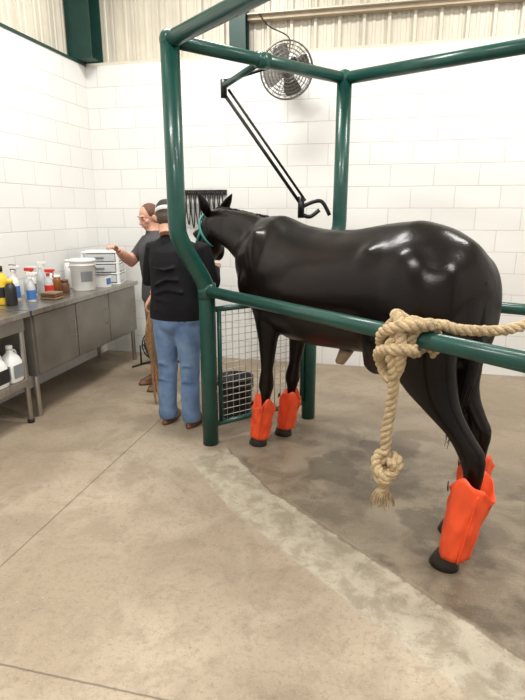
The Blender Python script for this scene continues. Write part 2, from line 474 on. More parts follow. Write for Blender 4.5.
# ------------------------------------------------------------------ wall fan
def cage_fan(b, M, r, metal, blade):
    b.M = M
    for k in range(7):
        rr = r * (0.25 + 0.75 * k / 6); z = 0.07 * (1 - (k / 6) ** 2)
        b.tube([(rr * math.cos(a * 2 * pi / 32), rr * math.sin(a * 2 * pi / 32), z) for a in range(32)], 0.0035 if k < 6 else 0.008, metal, 6, closed=True)
        if k > 2: b.tube([(rr * math.cos(a * 2 * pi / 32), rr * math.sin(a * 2 * pi / 32), -z - .05) for a in range(32)], 0.003, metal, 6, closed=True)
    for k in range(24):
        a = 2 * pi * k / 24; ca, sa = math.cos(a), math.sin(a)
        b.tube([(r * t * ca, r * t * sa, 0.07 * (1 - ((t - .25) / .75) ** 2)) for t in (.25, .45, .65, .85, 1)], 0.0025, metal, 5)
        b.tube([(r * t * ca, r * t * sa, -.05 - 0.07 * (1 - ((t - .25) / .75) ** 2)) for t in (.25, .45, .65, .85, 1)] + [(r * ca, r * sa, 0)], 0.0025, metal, 5)
    b.rev([(0.001, .075), (r * .24, .072), (r * .25, .06), (0.001, .055)], metal)
    b.rev([(0.045, 0.03), (0.05, -.03), (0.03, -.05)], metal)
    b.rev([(0.06, -0.10), (0.075, -.12), (0.075, -.24), (0.05, -.27)], BMETAL)
    for k in range(4):
        a = 2 * pi * k / 4 + .4
        d = V((math.cos(a), math.sin(a), 0)); t = V((-math.sin(a), math.cos(a), 0))
        R = []
        for s_, w in ((0.04, .03), (r * .4, .055), (r * .7, .075), (r * .88, .06)):
            c = d * s_ + V((0, 0, -.01)); tt = t * w + V((0, 0, w * .45))
            R.append([c + tt, c - tt, c - tt - V((0, 0, .003)), c + tt - V((0, 0, .003))])
        b.rings(R, blade, smooth=False)
    b.M = Matrix.Identity(4)
def look(loc, d):
    return Matrix.Translation(loc) @ V(d).to_track_quat('Z', 'Y').to_matrix().to_4x4()
b = MB()
fc = V((-0.95, 5.08, 2.82))
cage_fan(b, look(fc, (0.38, -1, -0.36)), 0.235, GREYM, GREYM)
hub = fc + V((-0.08, .2, .07))
b.tube(spline([hub, hub + V((-.06, .08, .10)), V((-1.10, 5.42, 3.02)), V((-1.12, 5.5, 3.02))], 6), 0.018, BMETAL, 10)
b.box((-1.12, 5.49, 2.98), (0.12, 0.02, 0.16), BMETAL)
b.tube(spline([hub, hub + V((.04, .1, .16)), V((-1.0, 5.40, 3.18)), V((-1.2, 5.46, 3.3)), V((-1.3, 5.5, 3.42))], 6), 0.006, BMETAL, 8)
b.obj('wall_fan')

b = MB()
cage_fan(b, look((-2.33, 5.10, 0.22), (0.5, -1, 0.1)), 0.17, BMETAL, BMETAL)
for sx, sy in ((-.17, -.085), (.17, .085)):
    b.cyl((-2.33 + sx, 5.10 + sy, 0.012), (-2.33 + sx, 5.10 + sy, 0.22), 0.010, BMETAL, 8)
    b.tube([(-2.33 + sx - .05, 5.10 + sy - .11, 0.011), (-2.33 + sx + .05, 5.10 + sy + .11, 0.011)], 0.011, BMETAL, 8)
b.obj('floor_fan')

b = MB()
b.box((-1.9, 5.487, 1.80), (0.50, 0.03, 0.05), BLACK)
for k in range(9):
    x = -2.11 + k * 0.052
    b.tube([(x, 5.48, 1.8), (x, 5.42, 1.79), (x, 5.40, 1.82)], 0.006, BMETAL, 6)
    L = 0.32 + 0.12 * random.random()
    b.tube(spline([(x - .012, 5.425, 1.805), (x - .02, 5.43, 1.80 - L * .5), (x, 5.44, 1.8 - L), (x + .02, 5.43, 1.8 - L * .5), (x + .012, 5.425, 1.805)], 5), 0.007, BLACK, 6)
b.obj('bridle_rack')

# ------------------------------------------------------------------ steel furniture
CX0, CX1, CZ = -3.165, -2.60, 0.88
b = MB()
b.box(((CX0 + CX1) / 2, 2.45, CZ - 0.02), (CX1 - CX0, 1.96, 0.04), STEEL)
b.box((CX1 - 0.03, 2.45, CZ - 0.09), (0.02, 1.84, 0.10), STEEL_D)
b.box(((CX0 + CX1) / 2, 2.45, 0.35), (CX1 - CX0 - 0.06, 1.86, 0.03), STEEL)
b.box((CX1 - 0.035, 2.45, 0.33), (0.012, 1.86, 0.05), STEEL)
for x in (CX0 + 0.05, CX1 - 0.05):
    for y in (1.55, 3.36):
        b.cyl((x, y, 0.02), (x, y, CZ - 0.03), 0.021, STEEL); b.cyl((x, y, 0), (x, y, 0.03), 0.027, BLACK)
b.obj('work_table', bevel=0.003)
b = MB()
ya, yb = 3.45, 5.25
b.box(((CX0 + CX1) / 2, (ya + yb) / 2, CZ - 0.02), (CX1 - CX0, yb - ya, 0.04), STEEL)
b.box(((CX0 + CX1) / 2 - 0.01, (ya + yb) / 2 , 0.595), (CX1 - CX0 - 0.05, yb - ya - 0.04, 0.50), STEEL_D)
for k in range(3):
    yc = ya + 0.04 + (yb - ya - 0.08) * (k + .5) / 3; w = (yb - ya - 0.08) / 3 - 0.012
    b.box((CX1 - 0.03, yc, 0.595), (0.02, w, 0.47), STEEL_D)
    b.tube([(CX1 - .02, yc + w * .38, .70), (CX1 + .012, yc + w * .38, .70), (CX1 + .012, yc + w * .38, .56), (CX1 - .02, yc + w * .38, .56)], 0.006, STEEL, 8)
for x in (CX0 + 0.06, CX1 - 0.07):
    for y in (ya + .05, yb - .05):
        b.cyl((x, y, 0), (x, y, 0.36), 0.022, STEEL)
b.obj('steel_cabinet', bevel=0.003)

T2 = 0.881
def spray(x, y, z, body, head, label=None, h=0.2, r=0.04, ang=0.0):
    b = MB(Matrix.Translation((x, y, z)) @ Matrix.Rotation(ang, 4, 'Z'))
    b.rev([(r * .9, 0), (r, .008), (r, h * .6), (r * .85, h * .75), (r * .38, h * .92), (r * .34, h)], body)
    if label: b.rev([(r * 1.02, h * .12), (r * 1.03, h * .14), (r * 1.03, h * .52), (r * 1.02, h * .54)], label)
    b.rev([(r * .42, h - .004), (r * .42, h + .02)], head)
    b.box((0.012, 0, h + .042), (0.075, .024, .026), head); b.cyl((.048, 0, h + .045), (.062, 0, h + .045), .008, head)
    b.tube([(.022, 0, h + .032), (.045, 0, h + .015), (.038, 0, h - .018)], .006, head, 8)
    return b.obj('spray_bottle', bevel=0.002)
spray(-3.0, 3.80, T2, WHITE, WHITE, BLUE, .24)
spray(-2.96, 3.93, T2, CLEAR, RED, None, .21, .042)
spray(-3.03, 4.06, T2, WHITE, WHITE, GREYP, .21)
spray(-2.90, 4.12, T2, CLEAR, RED, RED, .18, .038, .5)
spray(-3.06, 4.24, T2, CLEAR, WHITE, None, .23, .038, .9)
spray(-3.07, 3.88, T2, WHITE, BLACK, None, .24, .038, -.4)
spray(-2.84, 3.79, T2, CLEAR, WHITE, BLUE, .19, .036, .3)
b = MB(Matrix.Translation((-3.0, 3.64, T2)))
b.rev([(.05, 0), (.056, .01), (.056, .19), (.045, .23), (.02, .255), (.02, .27)], YELLOW)
b.rev([(.0575, .06), (.058, .065), (.058, .14), (.0575, .145)], BLACK); b.rev([(.026, .265), (.026, .305), (.018, .31)], BLACK)
b.obj('shampoo_bottle')
b = MB(Matrix.Translation((-2.9, 3.62, T2)))
b.rev([(.04, 0), (.045, .01), (.045, .14), (.03, .17), (.02, .18)], BLACK); b.rev([(.024, .178), (.024, .205), (.015, .21)], YELLOW)
b.obj('shampoo_bottle')
for k, (x, y, h, m_) in enumerate([(-2.98, 4.36, .13, AMBER), (-2.86, 4.30, .10, LEATHER), (-3.08, 4.42, .17, WHITE), (-2.98, 4.62, .20, WHITE), (-3.08, 4.72, .24, WHITE)]):
    b = MB(Matrix.Translation((x, y, T2)))
    b.rev([(.036, 0), (.04, .006), (.04, h * .8), (.03, h)], m_); b.rev([(.034, h), (.034, h + .02), (.03, h + .022)], LEATHER if k == 1 else WHITE)
    b.obj('ointment_jar')
def bucket(name, loc, r0, r1, h, m_, label=None, lid=None):
    b = MB(Matrix.Translation(loc))
    pr = [(r0 * .96, 0), (r0, .006), (r0 + (r1 - r0) * .8, h * .8), (r1 * 1.03, h * .81), (r1 * 1.03, h * .84), (r1 * .99, h * .85), (r1, h - .01), (r1 * 1.04, h - .008), (r1 * 1.04, h)]
    if lid is None: pr += [(r1 * .95, h), (r0 * .93, .02), (.001, .02)]
    b.rev(pr, m_)
    if lid: b.rev([(r1 * 1.06, h - .025), (r1 * 1.07, h), (r1 * .95, h + .004), (r1 * .9, h - .004), (.001, h - .004)], lid)
    if label:
        seg = 10; vs = []; fs = []
        for i in range(seg + 1):
            a = -1.2 + 1.0 * i / seg
            for z in (h * .30, h * .62):
                rr = r0 + (r1 - r0) * z / h + .002
                vs.append((rr * math.cos(a), rr * math.sin(a), z))
        for i in range(seg): fs.append([2 * i, 2 * i + 2, 2 * i + 3, 2 * i + 1])
        b.add(vs, fs, label)
    rr = r1 * 1.03
    b.tube([(rr * math.cos(a), rr * math.sin(a), h * .82 - .09 * math.sin(a)) for a in [pi * k / 14 for k in range(15)]], .003, GREYM, 6)
    return b.obj(name)
bucket('white_bucket', (-2.80, 4.52, T2), .105, .118, .29, WHITE, GREYP, WHITE)
b = MB(Matrix.Translation((-2.86, 5.02, T2)) @ Matrix.Rotation(0.3, 4, 'Z'))
for k in range(4): b.box((0, 0, .007 + k * .106), (.38, .34, .014), WHITE)
for sx in (-1, 1):
    for sy in (-1, 1): b.box((sx * .172, sy * .152, .160), (.03, .03, .31), WHITE)
for k in range(3):
    b.box((0, 0, .058 + k * .106), (.34, .30, .070), CLEAR)
    b.box((0.0, -.166, .060 + k * .106), (.30, .012, .072), CLEAR); b.box((0, -.178, .064 + k * .106), (.09, .014, .016), GREYP)
    b.box((0.185, 0, .060 + k * .106), (.012, .27, .072), CLEAR)
b.obj('drawer_organiser', bevel=0.004)
b = MB(Matrix.Translation((-2.72, 4.735, T2)) @ Matrix.Rotation(-.1, 4, 'Z'))
b.box((0, 0, .06), (.13, .09, .12), WHITE); b.box((0, 0, .125), (.14, .10, .014), GREYP); b.box((0.067, 0, .06), (.004, .07, .06), BLUE)
b.obj('supply_box', bevel=0.006)
b = MB(Matrix.Translation((-2.78, 3.98, T2)))
for k in range(3): b.box((0, 0, .010 + k * .02), (.16 - k * .01, .12, .018), LEATHER if k % 2 else KHAKI)
b.obj('folded_cloth', bevel=0.006)
def jug(x, y, lab, cap_):
    b = MB(Matrix.Translation((x, y, 0.367)))
    R = []
    for z, rx, ry in ((0, .06, .068), (.01, .066, .074), (.15, .066, .074), (.19, .05, .056), (.225, .022, .022), (.25, .02, .02)):
        ring = []
        for k in range(24):
            a = 2 * pi * k / 24; c_, s_ = math.cos(a), math.sin(a)
            ring.append(V((rx * abs(c_) ** .6 * (1 if c_ > 0 else -1), ry * abs(s_) ** .6 * (1 if s_ > 0 else -1), z)))
        R.append(ring)
    b.rings(R, WHITE)
    b.rev([(.025, .245), (.025, .275), (.02, .278)], cap_)
    b.box((.067, 0, .085), (.003, .11, .10), lab); b.box((0, -.075, .085), (.10, .003, .10), lab)
    b.tube(spline([(0, .02, .235), (0, .055, .225), (0, .068, .18), (0, .064, .14)], 5), .009, WHITE, 8)
    b.obj('detergent_jug')
jug(-2.70, 3.11, BLACK, WHITE); jug(-2.70, 3.275, GREYP, WHITE); jug(-2.86, 2.94, BLUE, BLACK)
bucket('black_bucket', (-1.12, 3.88, 0), .12, .145, .33, BLACK)

# ------------------------------------------------------------------ horse
HO = V((-0.71, 3.46, 0)); hf = V((-0.728, 0.685, 0)).normalized(); hl = V((-hf.y, hf.x, 0))
HM = Matrix(((hf.x, hl.x, 0, HO.x), (hf.y, hl.y, 0, HO.y), (0, 0, 1, 0), (0, 0, 0, 1)))
horse = empty('horse')
b = MB(HM)
secs = []
for x, top, bot, hy in [(-1.565, 1.32, 1.10, .08), (-1.54, 1.41, 1.02, .15), (-1.47, 1.495, .96, .22), (-1.35, 1.55, .93, .265), (-1.2, 1.58, .90, .285), (-1.0, 1.56, .88, .285), (-.75, 1.52, .85, .295), (-.5, 1.515, .82, .30), (-.28, 1.54, .81, .275), (-.08, 1.595, .83, .235), (.08, 1.585, .87, .215), (.19, 1.52, .99, .19), (.28, 1.47, 1.09, .155), (.34, 1.38, 1.17, .10)]:
    secs.append(((x, 0, (top + bot) / 2), (0, hy, 0), (0, 0, (top - bot) / 2)))
R = []
for c, U, W in secs:
    c, U, W = V(c), V(U), V(W); ring = []
    for k in range(32):
        a = 2 * pi * k / 32; w_ = math.cos(a); h_ = math.sin(a)
        wid = 1 - 0.20 * max(h_, 0) ** 2
        ring.append(c + U * w_ * wid + W * h_)
    R.append(ring)
b.rings(R, COAT)
RY = lambda a: Matrix.Rotation(a, 3, 'Y')
for s_ in (-1, 1):
    b.ell((-.09, s_ * .165, 1.27), (.12, .085, .26), COAT, R=RY(.38))
    b.ell((.07, s_ * .14, 1.15), (.12, .10, .15), COAT)
    b.ell((-.18, s_ * .165, 1.06), (.14, .09, .16), COAT, R=RY(-.5))
    b.ell((-1.31, s_ * .170, 1.21), (.21, .13, .27), COAT, R=RY(.2))
    b.ell((-1.18, s_ * .185, 1.03), (.14, .11, .20), COAT, R=RY(.5))
    b.ell((-1.43, s_ * .128, 1.14), (.12, .11, .29), COAT, R=RY(-.1))
    b.ell((-1.08, s_ * .150, 1.38), (.12, .11, .10), COAT)
    b.ell((-1.13, s_ * .180, .93), (.09, .07, .10), COAT)
b.ell((.19, 0, 1.15), (.13, .17, .13), COAT)
NK = [((.02, 0, 1.31), .26, .155, .35), ((.20, 0, 1.36), .22, .120, .5), ((.38, 0, 1.43), .185, .095, .4), ((.56, 0, 1.48), .152, .080, .3), ((.74, 0, 1.51), .13, .075, .15), ((.86, 0, 1.50), .12, .075, -.2)]
b.loft([(c, (-h * t, 0, h), (0, w, 0)) for c, h, w, t in NK], COAT, 24)
hx = V((.46, 0, -.888)).normalized(); hu = V((.888, 0, .46)).normalized()
PL = V((.84, 0, 1.56))
b.loft([(PL + hx * t + hu * o, hu * ru, (0, rv, 0)) for t, o, ru, rv in [(-.03, 0.0, .06, .06), (.05, -.01, .105, .085), (.13, -.02, .135, .10), (.22, -.025, .138, .098), (.30, -.01, .112, .08), (.38, .005, .085, .062), (.47, .01, .072, .053), (.54, .005, .078, .058), (.585, -.005, .068, .052), (.61, -.01, .04, .035)]], COAT, 24)
for s_ in (-1, 1):
    b.ell(PL + hx * .17 + hu * .055 + V((0, s_ * .085, 0)), (.035, .03, .035), COAT)
    b.ell(PL + hx * .24 - hu * .06 + V((0, s_ * .065, 0)), (.09, .034, .10), COAT)
    b.ell(PL + hx * .55 + hu * .045 + V((0, s_ * .04, 0)), (.03, .022, .03), COAT)
def leg(prof, y0, y1):
    n = len(prof)
    S = []
    for i, (z, x, rx, ry) in enumerate(prof):
        t = min(1, i / (n * .45))
        S.append(((x, y0 + (y1 - y0) * t, z), (rx, 0, 0), (0, ry, 0)))
    b.loft(S, COAT, 20)
FORE = [(1.20, -.05, .16, .07), (1.05, -.08, .15, .085), (.93, -.10, .11, .076), (.82, -.10, .082, .062), (.70, -.09, .060, .049), (.58, -.075, .044, .039), (.52, -.065, .050, .048), (.46, -.058, .055, .052), (.41, -.057, .040, .038), (.34, -.048, .030, .027), (.22, -.03, .029, .026), (.16, -.022, .042, .037), (.10, 0.0, .034, .034), (.06, .02, .045, .042)]
leg([(z, x - .02, rx, ry) for z, x, rx, ry in FORE], .155, .126)
leg([(z, x + .02, rx, ry) for z, x, rx, ry in FORE], -.155, -.126)
HIND = [(1.25, -1.34, .20, .10), (1.1, -1.34, .21, .12), (.98, -1.355, .20, .115), (.88, -1.39, .172, .10), (.80, -1.445, .134, .082), (.73, -1.52, .098, .062), (.67, -1.595, .074, .051), (.62, -1.645, .074, .049), (.57, -1.670, .062, .046), (.51, -1.68, .045, .038), (.44, -1.68, .037, .032), (.35, -1.672, .035, .030), (.24, -1.665, .035, .030), (.18, -1.66, .047, .041), (.11, -1.63, .036, .036), (.06, -1.605, .047, .044)]
FS = .150
leg(HIND, .16, .129)
leg([(z, x + FS * min(1, max(0, (1.25 - z) / .7)), rx, ry) for z, x, rx, ry in HIND], -.16, -.125)
HMi = HM.inverted()
def soften(bm):
    loc = {v: HMi @ v.co for v in bm.verts}
    s0 = [v for v in bm.verts if loc[v].z > .52 and loc[v].x < -.9]
    s1 = [v for v in bm.verts if loc[v].z > .74 and loc[v].x < .70]
    s2 = [v for v in s1 if loc[v].z > .88 and loc[v].x < .60]
    for _ in range(4): bmesh.ops.smooth_vert(bm, verts=s0, factor=.5, use_axis_x=True, use_axis_y=True, use_axis_z=True)
    for _ in range(8): bmesh.ops.smooth_vert(bm, verts=s1, factor=.5, use_axis_x=True, use_axis_y=True, use_axis_z=True)
    for _ in range(32): bmesh.ops.smooth_vert(bm, verts=s2, factor=.5, use_axis_x=True, use_axis_y=True, use_axis_z=True)
b.remeshed('body', 0.0105, 5, horse, post=soften)
b = MB(HM)
for s_ in (-1, 1):
    base = PL + V((-.015, s_ * .05, .02))
    tip = V((-.03, s_ * .10, .165)) if s_ > 0 else V((-.10, s_ * .05, .16))
    dr = tip.normalized(); side = dr.cross(V((1, 0, 0))).normalized(); fr = side.cross(dr)
    S = []
    for t, w in ((0, .026), (.2, .038), (.45, .042), (.7, .030), (.9, .014), (1, .003)):
        S.append((base + tip * t, side * w, fr * w * .45))
    b.loft(S, COAT, 14)
b.obj('ears', horse)
b = MB(HM)
for s_ in (-1, 1):
    b.ell(PL + hx * .17 + hu * .062 + V((0, s_ * .103, 0)), (.02, .014, .017), EYED)
    b.ell(PL + hx * .56 + hu * .058 + V((0, s_ * .052, 0)), (.012, .010, .018), BLACK)
b.obj('eyes_and_nostrils', horse)
b = MB(HM)
top = [V((.02, 0, 1.575)), V((.14, 0, 1.588)), V((.30, 0, 1.602)), V((.46, 0, 1.622)), V((.62, 0, 1.636)), V((.76, 0, 1.642)), V((.84, 0, 1.62))]
tp = spline(top, 6)
b.loft([(p - V((0, 0, .018)), (0, .012, 0), (0, 0, .020 + .003 * math.sin(i * 1.7))) for i, p in enumerate(tp)], HAIRB, 10)
for k in range(60):
    p = tp[int(k * (len(tp) - 1) / 60)] - V((0, 0, .006))
    L = .10 + .05 * random.random()
    b.tube([p, p + V((random.uniform(-.02, .02), -.055, -.02)), p + V((random.uniform(-.03, .03), -.09, -L))], [.006, .006, .002], HAIRB, 5)
for k in range(30):
    p = tp[int(k * (len(tp) - 1) / 30)] + V((0, 0, -.016))
    b.tube([p, p + V((random.uniform(-.03, -.01), .008, .014)), p + V((random.uniform(-.05, -.03), .016, .006))], [.006, .005, .001], HAIRB, 5)
for k in range(10):
    p = PL + V((.02, (k - 5) * .006, .03))
    b.tube([p, p + hu * .08 + hx * .04, p + hu * .085 + hx * (.14 + .04 * random.random())], [.007, .006, .002], HAIRB, 5)
b.obj('mane', horse)
b = MB(HM)
b.loft([((-1.42, 0, 1.485), (.03, 0, .02), (0, .03, 0)), ((-1.505, 0, 1.43), (.025, 0, .02), (0, .032, 0)), ((-1.540, 0, 1.32), (.022, 0, 0), (0, .034, 0)), ((-1.545, 0, 1.12), (.025, 0, 0), (0, .038, 0)), ((-1.53, 0, .9), (.028, 0, 0), (0, .038, 0)), ((-1.49, 0, .72), (.022, 0, 0), (0, .028, 0)), ((-1.46, 0, .58), (.004, 0, 0), (0, .006, 0))], HAIRB, 14)
for k in range(24):
    a = random.uniform(0, 2 * pi)
    b.tube([(-1.54 + .012 * math.cos(a), .03 * math.sin(a), 1.1), (-1.52 + .022 * math.cos(a), .036 * math.sin(a), .85), (-1.46 + .02 * math.cos(a), .03 * math.sin(a), .52 + .1 * random.random())], [.006, .006, .001], HAIRB, 5)
b.obj('tail', horse)
b = MB(HM)
b.loft([((-.72, 0, .84), (.05, 0, 0), (0, .035, 0)), ((-.69, 0, .79), (.042, 0, 0), (0, .03, 0)), ((-.665, 0, .755), (.030, 0, .01), (0, .025, 0)), ((-.65, 0, .742), (.012, 0, 0), (0, .01, 0))], SHEATH, 14)
b.obj('sheath', horse)
LEGS = [(.0, .126), (.04, -.126), (-1.605, .129), (-1.605 + FS, -.125)]
b = MB(HM)
for x, y in LEGS:
    b.loft([((x + .025, y, 0), (.072, 0, 0), (0, .062, 0)), ((x + .02, y, .03), (.064, 0, 0), (0, .057, 0)), ((x + .01, y, .075), (.050, 0, 0), (0, .049, 0)), ((x + .005, y, .09), (.042, 0, 0), (0, .044, 0))], HOOF, 22)
b.obj('hooves', horse)

def boot(x0, x1, y, z0, z1, r0, r1, ph):
    b = MB(HM); seg = 48; R = []
    n = 18
    for i in range(n + 1):
        t = i / n; ring = []
        for k in range(seg):
            a = 2 * pi * k / seg
            r = (r0 + (r1 - r0) * t) * (1 + .05 * math.sin(5 * a + 7 * t + ph) * (0.35 + t) + .03 * math.sin(9 * a - 13 * t + ph) + .03 * math.sin(16 * t + 2 * a + ph))
            z = z0 + (z1 - z0) * t + (.042 * math.cos(2 * a + ph) + .012 * math.sin(5 * a)) * t ** 3 + .012 * math.cos(a + ph) * (1 - t)
            ring.append(V((x0 + (x1 - x0) * t + r * math.cos(a), y + .92 * r * math.sin(a), z)))
        R.append(ring)
    top = R[-1]; c = sum(top, V((0, 0, 0))) / seg
    R.append([c + (p - c) * .95 for p in top]); R.append([c + (p - c) * .8 - V((0, 0, .06)) for p in top]); R.append([c + (p - c) * .25 - V((0, 0, .08)) for p in top])
    b.rings(R, ORANGE)
    fl = []
    for i in range(n + 1):
        t = i / n; a = 2.35; r = (r0 + (r1 - r0) * t) * 1.08
        fl.append(V((x0 + (x1 - x0) * t + r * math.cos(a), y + .92 * r * math.sin(a), z0 + (z1 - z0) * t * .97)))
    b.tube(fl, .0045, ORANGE, 6)
    t = .90; r = (r0 + (r1 - r0) * t) * 1.1; S = []
    for k in range(5):
        a = .35 + k * .13
        S.append(V((x0 + (x1 - x0) * t + r * math.cos(a), y + .94 * r * math.sin(a), z0 + (z1 - z0) * t)))
    rg = [[p + V((0, 0, .013)), p + V((0, 0, -.013)), p + V((0, 0, -.013)) + (p - V((x0, y, p.z))).normalized() * .004, p + V((0, 0, .013)) + (p - V((x0, y, p.z))).normalized() * .004] for p in S]
    b.rings(rg, BLACK, smooth=False)
    return b.obj('horse_leg_boot')
boot(.0, -.055, .126, .075, .34, .072, .084, 0.4)
boot(.03, -.02, -.126, .075, .34, .070, .082, 1.6)
boot(-1.63, -1.685, .129, .085, .475, .070, .092, 2.6)
boot(-1.63 + FS, -1.685 + FS, -.125, .085, .46, .066, .076, 0.8)

b = MB(HM)
def hring(t, o, ru, rv, tilt=0.0, r=.011):
    pts = []
    for k in range(28):
        a = 2 * pi * k / 28
        pts.append(PL + hx * (t + tilt * math.cos(a)) + hu * (o + ru * math.cos(a)) + V((0, rv * math.sin(a), 0)))
    b.tube(pts, r, TURQ, 8, closed=True)
hring(.385, .005, .092, .069)
hring(.10, -.015, .130, .102, -.07)
for s_ in (-1, 1):
    b.tube([PL + hx * .385 + V((0, s_ * .072, 0)), PL + hx * .30 - hu * .01 + V((0, s_ * .092, 0)), PL + hx * .20 - hu * .01 + V((0, s_ * .112, 0)), PL + hx * .10 - hu * .02 + V((0, s_ * .105, 0))], .011, TURQ, 8)
b.obj('horse_halter')

# ------------------------------------------------------------------ thick rope
b = MB(HM)
rx0 = -1.485; ry = .378; rz = 1.124
RR = 0.024
coil = []
for k in range(44):
    a = 2 * pi * k / 16; coil.append((rx0 + .07 - .17 * k / 44, ry - .006 + .060 * math.cos(a), rz + .062 * math.sin(a)))
twisted(b, coil, RR, ROPE, n=2)
twisted(b, [(rx0 + .09, ry + .06, rz - .05), (rx0 + .04, ry + .11, rz + .02), (rx0 - .04, ry + .11, rz + .06), (rx0 - .09, ry + .06, rz + .07), (rx0 - .12, ry, rz + .07)], RR, ROPE)
twisted(b, [(rx0 - .10, ry + .07, rz - .03), (rx0 - .04, ry + .125, rz - .03), (rx0 + .05, ry + .11, rz - .06), (rx0 + .09, ry + .06, rz - .12), (rx0 + .04, ry + .06, rz - .18), (rx0 - .02, ry + .08, rz - .13), (rx0 - .05, ry + .10, rz - .05), (rx0 - .03, ry + .09, rz + .06), (rx0 + .03, ry + .05, rz + .09), (rx0 + .04, ry - .03, rz + .05)], RR, ROPE)
twisted(b, [(rx0 - .02, ry + .07, rz + .03), (rx0 - .01, ry + .12, rz - .03), (rx0 - .02, ry + .10, rz - .12), (rx0 - .005, ry + .08, rz - .25), (rx0 + .015, ry + .08, rz - .42), (rx0 + .01, ry + .08, rz - .55)], RR, ROPE)
twisted(b, [(rx0 - .07, ry + .05, rz + .05), (rx0 - .12, ry - .03, rz + .065), (-1.66, .28, 1.17), (-1.78, .15, 1.18), (-1.85, -.05, 1.24), (-1.86, -.4, 1.24), (-1.82, -.9, 1.16), (-1.75, -1.28, 1.08)], RR * .92, ROPE)
kc = V((rx0 - .005, ry + .08, .57))
twisted(b, [kc + V(p) for p in ((0.015, 0, .06), (.04, .02, .03), (.025, .035, -.02), (-.025, .025, -.03), (-.035, -.02, .01), (0, -.035, .03), (.035, -.02, 0), (.02, .02, -.05), (.012, .0, -.10), (.02, 0, -.15))], RR, ROPE)
twisted(b, [kc + V(p) for p in ((-.03, .02, .04), (-.038, .0, -.01), (-.02, .03, -.05), (.02, .03, -.05), (.038, .0, .005), (.02, -.03, .04))], RR * .9, ROPE)
for k in range(110):
    a = random.uniform(0, 2 * pi); r_ = random.uniform(.0, .024)
    p = kc + V((.02 + r_ * math.cos(a), r_ * math.sin(a), -.125))
    b.tube([p, p + V((.5 * r_ * math.cos(a), .5 * r_ * math.sin(a), -.02)), p + V((r_ * 1.4 * math.cos(a), r_ * 1.4 * math.sin(a), -.05 - .03 * random.random()))], [.003, .003, .0015], ROPE, 4)
b.obj('tied_rope')

# ------------------------------------------------------------------ people
def hand(M, side, curl, parent, name):
    b = MB(M)
    b.loft([((-.03, 0, 0), (0, .024, 0), (0, 0, .019)), ((0, 0, 0), (0, .026, 0), (0, 0, .018)), ((.03, 0, 0), (0, .036, 0), (0, 0, .017)), ((.07, 0, 0), (0, .041, 0), (0, 0, .014)), ((.09, 0, 0), (0, .038, 0), (0, 0, .010))], SKIN, 18)
    for i, (y, L) in enumerate(((-.031, .058), (-.0105, .072), (.0105, .078), (.031, .07))):
        y *= -side
        p = V((.085, y, 0)); a = curl * .5; pts = [V((.06, y, 0)), p]
        for q, f in enumerate((.45, .32, .23)):
            p = p + V((math.cos(a), 0, -math.sin(a))) * L * f * 1.1; pts.append(p); a += curl
        b.tube(pts, [.009, .0095, .009, .0085, .007], SKIN, 10)
    b.tube([(.01, side * .02, -.004), (.03, side * .042, -.012), (.055, side * .058, -.024), (.078, side * .060, -.036)], [.014, .012, .011, .008], SKIN, 10)
    return b.remeshed(name, .004, 2, parent)

